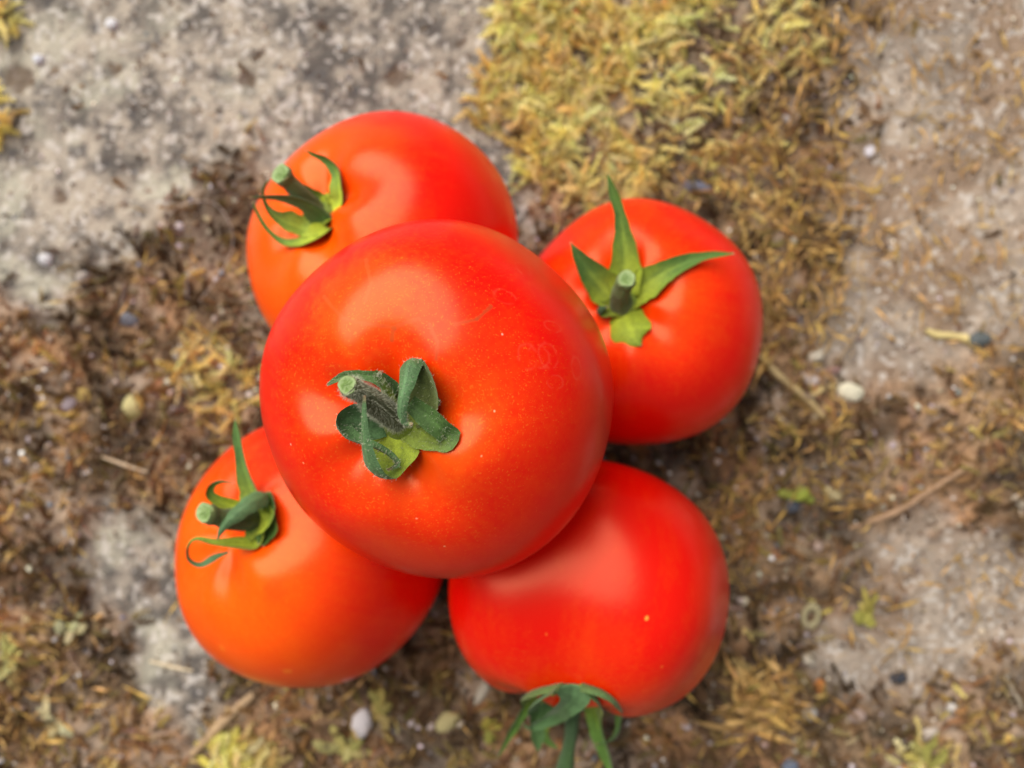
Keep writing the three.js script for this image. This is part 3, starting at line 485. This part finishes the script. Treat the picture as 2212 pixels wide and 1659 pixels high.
const stuffMat = new Map();
const plain = (c, roughness = 0.8) => { const k = c.join() + roughness; if (!stuffMat.has(k)) stuffMat.set(k, new THREE.MeshStandardMaterial({ color: new THREE.Color().setRGB(...c), roughness, bumpMap: fuzz, bumpScale: 0.0002 })); return stuffMat.get(k); };
let nth = 0;
function stone(name, category, label, x, y, w, h, c, turn = 0, flat = 0.6, group) {
  const g = stoneGeometry(4, ++nth * 3.7, 0.34);
  const p = g.attributes.position, uv = []; for (let i = 0; i < p.count; i++) uv.push(p.getX(i) * 0.2, p.getZ(i) * 0.2); g.setAttribute('uv', new THREE.Float32BufferAttribute(uv, 2));
  const m = shadows(new THREE.Mesh(g, plain(c.map((q) => q * 0.8)))); m.name = numbered(name);
  const a = w / 2 * px, b = h / 2 * px, t = Math.min(a, b) * flat;
  m.scale.set(a, t, b); m.rotation.y = -turn; m.position.copy(onGround(x, y, t * 0.3)); scene.add(m);
  return tag(m, label, category, group);
}
const S1 = 'small stones lying on the dirt and slab';
stone('pebble', 'pebble', 'pearly white teardrop pebble in front of the heap, below the left front tomato', 785, 1553, 44, 62, [0.72, 0.66, 0.66], 0.2, 0.7, S1);
stone('pebble', 'pebble', 'cream oval pebble at the end of the forked root, right of the heap', 1829, 846, 58, 40, [0.80, 0.74, 0.55], 0.2, 0.7, S1);
stone('pebble', 'pebble', 'round cream pebble between the golden moss and the forked root', 1757, 767, 34, 32, [0.74, 0.66, 0.52], 0, 0.8, S1);
stone('pebble', 'pebble', 'small pinkish white pebble just above the forked root', 1748, 823, 34, 24, [0.66, 0.56, 0.53], 0.3, 0.7, S1);
stone('pebble', 'pebble', 'bright white pebble on the pale concrete edge left of the heap', 100, 560, 32, 27, [0.66, 0.64, 0.66], 0, 0.7, S1);
stone('pebble', 'pebble', 'white pebble on bare concrete near the top left', 243, 53, 28, 26, [0.74, 0.72, 0.74], 0, 0.8, S1);
stone('pebble', 'pebble', 'small white pebble on bare concrete, right of the dark pit', 84, 130, 24, 22, [0.78, 0.78, 0.84], 0, 0.8, S1);
stone('pebble', 'pebble', 'white chip of stone on concrete right of the golden moss', 1880, 328, 26, 26, [0.78, 0.74, 0.80], 0, 0.8, S1);
stone('pebble', 'pebble', 'round grey pebble at the dirt edge left of the heap', 186, 602, 32, 30, [0.40, 0.34, 0.30], 0, 0.9, S1);
stone('stone', 'stone', 'blue grey stone in the yellow moss above the right tomato', 1503, 406, 60, 30, [0.18, 0.19, 0.26], 0.15, 0.8, S1);
stone('stone', 'stone', 'slate blue stone in the brown dirt left of the heap', 284, 691, 40, 28, [0.20, 0.21, 0.25], 0.1, 0.8, S1);
stone('stone', 'stone', 'dark stone at the lower edge of the bare patch right of the heap', 1940, 1464, 40, 26, [0.045, 0.047, 0.06], -0.3, 0.8, S1);
stone('stone', 'stone', 'blue grey stone near the bottom edge right of the hanging stem', 1702, 1648, 38, 30, [0.16, 0.19, 0.26], 0, 0.8, S1);
stone('stone', 'stone', 'lilac flat stone deep in the brown dirt at the left', 160, 868, 30, 52, [0.30, 0.24, 0.26], 0.5, 0.5, S1);
stone('stone', 'stone', 'pale grey long stone beside the back tomato, in dirt', 412, 772, 78, 30, [0.46, 0.43, 0.41], 0.2, 0.5, S1);
stone('stone', 'stone', 'blue stone in the dark dirt right of the front red tomato', 1707, 1090, 36, 34, [0.10, 0.11, 0.14], 0, 0.8, S1);
stone('stone', 'stone', 'pink stone crumb lying above the forked root', 1795, 800, 40, 18, [0.38, 0.22, 0.19], -0.2, 0.6, S1);
stone('pebble', 'pebble', 'smooth pinkish pebble lower right of the front red tomato', 1845, 1540, 40, 30, [0.42, 0.30, 0.25], 0.2, 0.7, S1);
stone('pebble', 'pebble', 'whitish pebble near the bottom, right of the husk', 1742, 1535, 36, 34, [0.50, 0.46, 0.42], 0, 0.8, S1);
stone('pebble', 'pebble', 'small cream pebble right below the pale seed husk', 1743, 1418, 30, 34, [0.66, 0.57, 0.44], 0.2, 0.8, S1);
stone('pebble', 'pebble', 'white pebble in the brown crumbs at the lower right corner', 2046, 1522, 28, 24, [0.72, 0.66, 0.60], 0.4, 0.8, S1);
stone('pebble', 'pebble', 'pale flattened pebble by the yellow sprig at bottom right', 1998, 1578, 46, 22, [0.62, 0.53, 0.45], -0.5, 0.6, S1);
stone('clay_crumb', 'brick crumb', 'orange red crumb beside the yellow moss at the top', 1241, 42, 24, 38, [0.60, 0.16, 0.05], 0.2, 0.6);
stone('clay_crumb', 'brick crumb', 'rusty orange crumb in the dirt left of the large tomato', 350, 840, 46, 44, [0.34, 0.14, 0.06], 0, 0.4);
stone('clay_crumb', 'brick crumb', 'orange crumb near the bottom, right of the golden tuft', 1768, 1478, 24, 30, [0.52, 0.19, 0.04], 0, 0.6);
stone('bud', 'bud', 'pale yellow bud on the dirt left of the large tomato', 293, 876, 40, 50, [0.52, 0.45, 0.20], -0.5, 0.8);
stone('bud', 'bud', 'golden yellow bud in the dirt beside the lilac stone', 184, 854, 46, 30, [0.46, 0.32, 0.09], 0.2, 0.7);
stone('bud', 'bud', 'pale yellow bud under the slit between the two front tomatoes', 968, 1552, 56, 40, [0.52, 0.44, 0.20], -0.5, 0.7);
stone('seed', 'seed', 'long pale seed leaning at the front red tomato near its stem', 1042, 1490, 24, 62, [0.62, 0.54, 0.42], 0.5, 0.8);
stone('seed', 'seed', 'slim cream seed in the dirt to the right of the blue stone', 1792, 1063, 46, 24, [0.62, 0.52, 0.28], 0.5, 0.7);
stone('seed', 'seed', 'white seed lying lengthwise at the right edge', 2198, 1082, 46, 20, [0.70, 0.60, 0.46], 0.5, 0.7);

function strip(name, category, label, pts, c, o = {}) {      // a straw, stalk or leaf on the ground: [x, y, lift mm, width]
  const g = blade(pts.map(([x, y, l, w]) => ({ p: onGround(x, y, l / 1000), w: w * px })), UP, { lime: c, dust: 0, tip: 2, n: 24, thick: o.thick ?? 0.0005, cup: o.cup ?? -0.2, salt: pts[0][0] });
  const cols = g.attributes.color; for (let i = 0; i < cols.count; i++) { const m = 0.8 + 0.4 * noise(i * 0.37, pts[0][1]); cols.setXYZ(i, c[0] * m, c[1] * m, c[2] * m); }
  const m = shadows(new THREE.Mesh(g, strawMat)); m.name = numbered(name);
  if (o.parent) o.parent.add(m); else { scene.add(m); tag(m, label, category); }
  return m;
}
const strawMat = new THREE.MeshStandardMaterial({ vertexColors: true, roughness: 0.75, bumpMap: fuzz, bumpScale: 0.0001 });
strip('straw', 'straw', 'dry brown straw in front of the left front tomato', [[420, 1625, 0.6, 14], [480, 1560, 1.4, 22], [555, 1492, 1.0, 16]], [0.36, 0.24, 0.13]);
strip('straw', 'straw', 'fine pale straw on the grey patch under the left front tomato', [[325, 1428, 0.6, 6], [380, 1440, 0.9, 8], [420, 1448, 0.7, 5]], [0.55, 0.45, 0.30]);
strip('straw', 'straw', 'thin pale straw in the dirt above the left front tomato', [[235, 985, 1.4, 5], [285, 1003, 1.8, 9], [330, 1018, 1.2, 5]], [0.50, 0.38, 0.25]);
strip('straw', 'straw', 'grey straw near the lower right corner', [[2160, 1455, 1, 5], [2180, 1490, 1.5, 10], [2198, 1525, 1, 5]], [0.34, 0.28, 0.2]);
strip('twig', 'twig', 'brown twig lying across the dirt at the right edge', [[1830, 1140, 1, 8], [1920, 1105, 1.6, 14], [2010, 1050, 1.6, 12], [2090, 1000, 1, 6]], [0.34, 0.21, 0.12]);
{
  const r = new THREE.Group(); r.name = 'dry_root'; scene.add(r); tag(r, 'pale dry forked root on the dirt right of the right tomato', 'root');
  strip('root_branch', '', '', [[1636, 768, 2, 14], [1665, 805, 2.2, 20], [1702, 835, 2, 18], [1738, 862, 1.6, 20], [1775, 905, 1, 10]], [0.46, 0.34, 0.16], { parent: r, thick: 0.0012, cup: -0.35 });
  strip('root_branch', '', '', [[1738, 862, 1.7, 16], [1765, 842, 1.8, 14], [1800, 833, 1.2, 8]], [0.46, 0.35, 0.15], { parent: r, thick: 0.001, cup: -0.35 });
}
{
  const r = new THREE.Group(); r.name = 'burnt_match'; scene.add(r); tag(r, 'yellow stalk with a dark round head on the concrete at the right', 'match');
  strip('stick', '', '', [[1998, 714, 0.8, 12], [2022, 724, 1, 17], [2058, 726, 0.9, 14], [2092, 735, 1.2, 22]], [0.56, 0.45, 0.19], { parent: r, thick: 0.0014, cup: -0.3 });
  const m = shadows(new THREE.Mesh(stoneGeometry(3, 66, 0.6), plain([0.07, 0.08, 0.08]))); m.name = 'match_head'; m.geometry.setAttribute('uv', new THREE.Float32BufferAttribute(new Float32Array(m.geometry.attributes.position.count * 2), 2));
  m.scale.set(21 * px, 14 * px, 17 * px); m.position.copy(onGround(2108, 734, 0.0014)); r.add(m);
}
{
  const ring = new THREE.TorusGeometry(1, 0.42, 12, 28), m = shadows(new THREE.Mesh(ring, plain([0.36, 0.31, 0.17]))); m.name = 'seed_husk';
  ring.rotateX(Math.PI / 2); ring.scale(15 * px, 16 * px, 21 * px); m.rotation.y = -0.25; m.position.copy(onGround(1745, 1326, 0.001)); scene.add(m);
  tag(m, 'pale open seed husk with a dark hole, right of the front red tomato', 'husk');
}
function sprig(label, x, y, leaves, c) {               // a tuft of little leaves from one foot: [dx, dy, width]
  const r = new THREE.Group(); r.name = numbered('moss_sprig'); scene.add(r); tag(r, label, 'moss sprig');
  for (const [dx, dy, w] of leaves) strip('leaf', '', '', [[x + rr(-9, 9), y + rr(-9, 9), 0.8, w * 0.5], [x + dx * 0.45 + rr(-8, 8), y + dy * 0.45 + rr(-8, 8), 1.8, w * 1.05], [x + dx * 0.85, y + dy * 0.85, rr(1.2, 2.4), w * 0.8], [x + dx, y + dy, 1.4, w * 0.2]], vary(c.map((q) => q * 0.62), 0.3), { parent: r, cup: rr(-0.3, 0.3), roll: [rr(-0.5, 0.5), rr(-0.7, 0.7)] });
  for (let i = 0; i < 4; i++) { const a = rr(0, 6.28), L = rr(14, 34); strip('leaf', '', '', [[x + rr(-14, 14), y + rr(-14, 14), 0.5, 7], [x + Math.cos(a) * L * 0.6, y + Math.sin(a) * L * 0.6, 1, 13], [x + Math.cos(a) * L, y + Math.sin(a) * L, 0.8, 4]], vary(mix3(c, [0.25, 0.16, 0.07], 0.4), 0.3), { parent: r, cup: 0.2 }); }
}
sprig('bright yellow sprig at the bottom right corner', 1985, 1640, [[-45, -20, 18], [-15, -62, 24], [20, -60, 22], [45, -35, 20], [60, -10, 16], [-30, 20, 18]], [0.46, 0.42, 0.08]);
sprig('yellow green sprig on the slab left of the bare right patch', 1868, 1325, [[-12, -62, 14], [14, -50, 14], [-20, 20, 26], [12, 26, 24]], [0.42, 0.36, 0.06]);
sprig('yellow green star of leaves at the bottom, below the white pebble', 750, 1608, [[-70, -14, 24], [-30, -50, 20], [40, -20, 22], [60, 10, 22], [0, 28, 24]], [0.50, 0.46, 0.13]);
sprig('yellow tuft at the bottom edge, left of the brown straw', 500, 1650, [[-40, -60, 18], [-10, -80, 20], [20, -90, 20], [40, -60, 18], [-70, -20, 22], [60, -20, 18]], [0.52, 0.46, 0.08]);
sprig('pale green tuft on the dirt at the left edge, lower down', 165, 1355, [[-30, -20, 22], [20, -36, 20], [36, 0, 22], [-10, 26, 18]], [0.50, 0.45, 0.20]);
sprig('whitish tuft near the lower left corner', 130, 1560, [[-20, -70, 16], [-8, 30, 20], [40, 20, 22], [-36, -40, 16]], [0.58, 0.50, 0.28]);
sprig('lime green sprig in the dark dirt right of the front red tomato', 1712, 1068, [[-40, -6, 22], [30, -10, 24], [36, 14, 20]], [0.34, 0.36, 0.05]);
sprig('green tuft at the left edge beside the white pebble', 30, 1420, [[-10, -60, 16], [16, -40, 18], [26, 14, 16], [-20, 40, 18]], [0.40, 0.38, 0.12]);
sprig('yellow sprig by the pale bud in front of the heap', 820, 1530, [[-16, -50, 22], [10, -56, 20], [30, -20, 22], [24, 34, 24]], [0.44, 0.35, 0.09]);
sprig('yellow green sprig left of the hanging stem', 1058, 1565, [[-8, -26, 20], [18, -16, 22], [6, 26, 22]], [0.46, 0.40, 0.05]);
{
  const r = new THREE.Group(); r.name = 'dry_moss_tuft'; scene.add(r); tag(r, 'golden dry tuft fanned out beside the front red tomato', 'moss tuft');
  for (let i = 0; i < 34; i++) { const a = rr(-3.4, 0.8), L = rr(35, 100), x = 1645 + rr(-60, 60), y = 1520 + rr(-75, 60); strip('frond', '', '', [[x, y, 0.8, 10], [x + Math.cos(a) * L * 0.5 + rr(-10, 10), y + Math.sin(a) * L * 0.5, rr(1, 2.2), rr(9, 16)], [x + Math.cos(a) * L, y + Math.sin(a) * L, rr(0.8, 2.2), 2]], vary([0.50, 0.31, 0.10], 0.4), { parent: r }); }
}
function thread(label, pts, c, r) {
  const curve = new THREE.CatmullRomCurve3(pts.map(([x, y, l]) => onGround(x, y, l / 1000))), m = shadows(new THREE.Mesh(new THREE.TubeGeometry(curve, 60, r, 5), plain(c, 0.6))); m.name = numbered('thread'); scene.add(m);
  return tag(m, label, 'thread');
}
thread('fine pale thread looping over the dirt left of the back tomato', [[365, 520, 1], [372, 475, 2], [410, 450, 3], [475, 447, 3.4], [510, 490, 3.4], [514, 540, 3], [490, 592, 2.4], [440, 652, 1.4]], [0.55, 0.46, 0.4], 0.00012);
thread('short pale thread curling beside the longer thread', [[445, 572, 2], [422, 600, 2.6], [414, 650, 1.6]], [0.55, 0.46, 0.4], 0.00012);
thread('long brown root fibre curving down beside the golden moss', [[1770, 560, 2], [1830, 580, 3], [1856, 640, 3], [1840, 720, 2.4], [1800, 790, 1.2]], [0.42, 0.30, 0.17], 0.0003);

renderer.render(scene, camera);
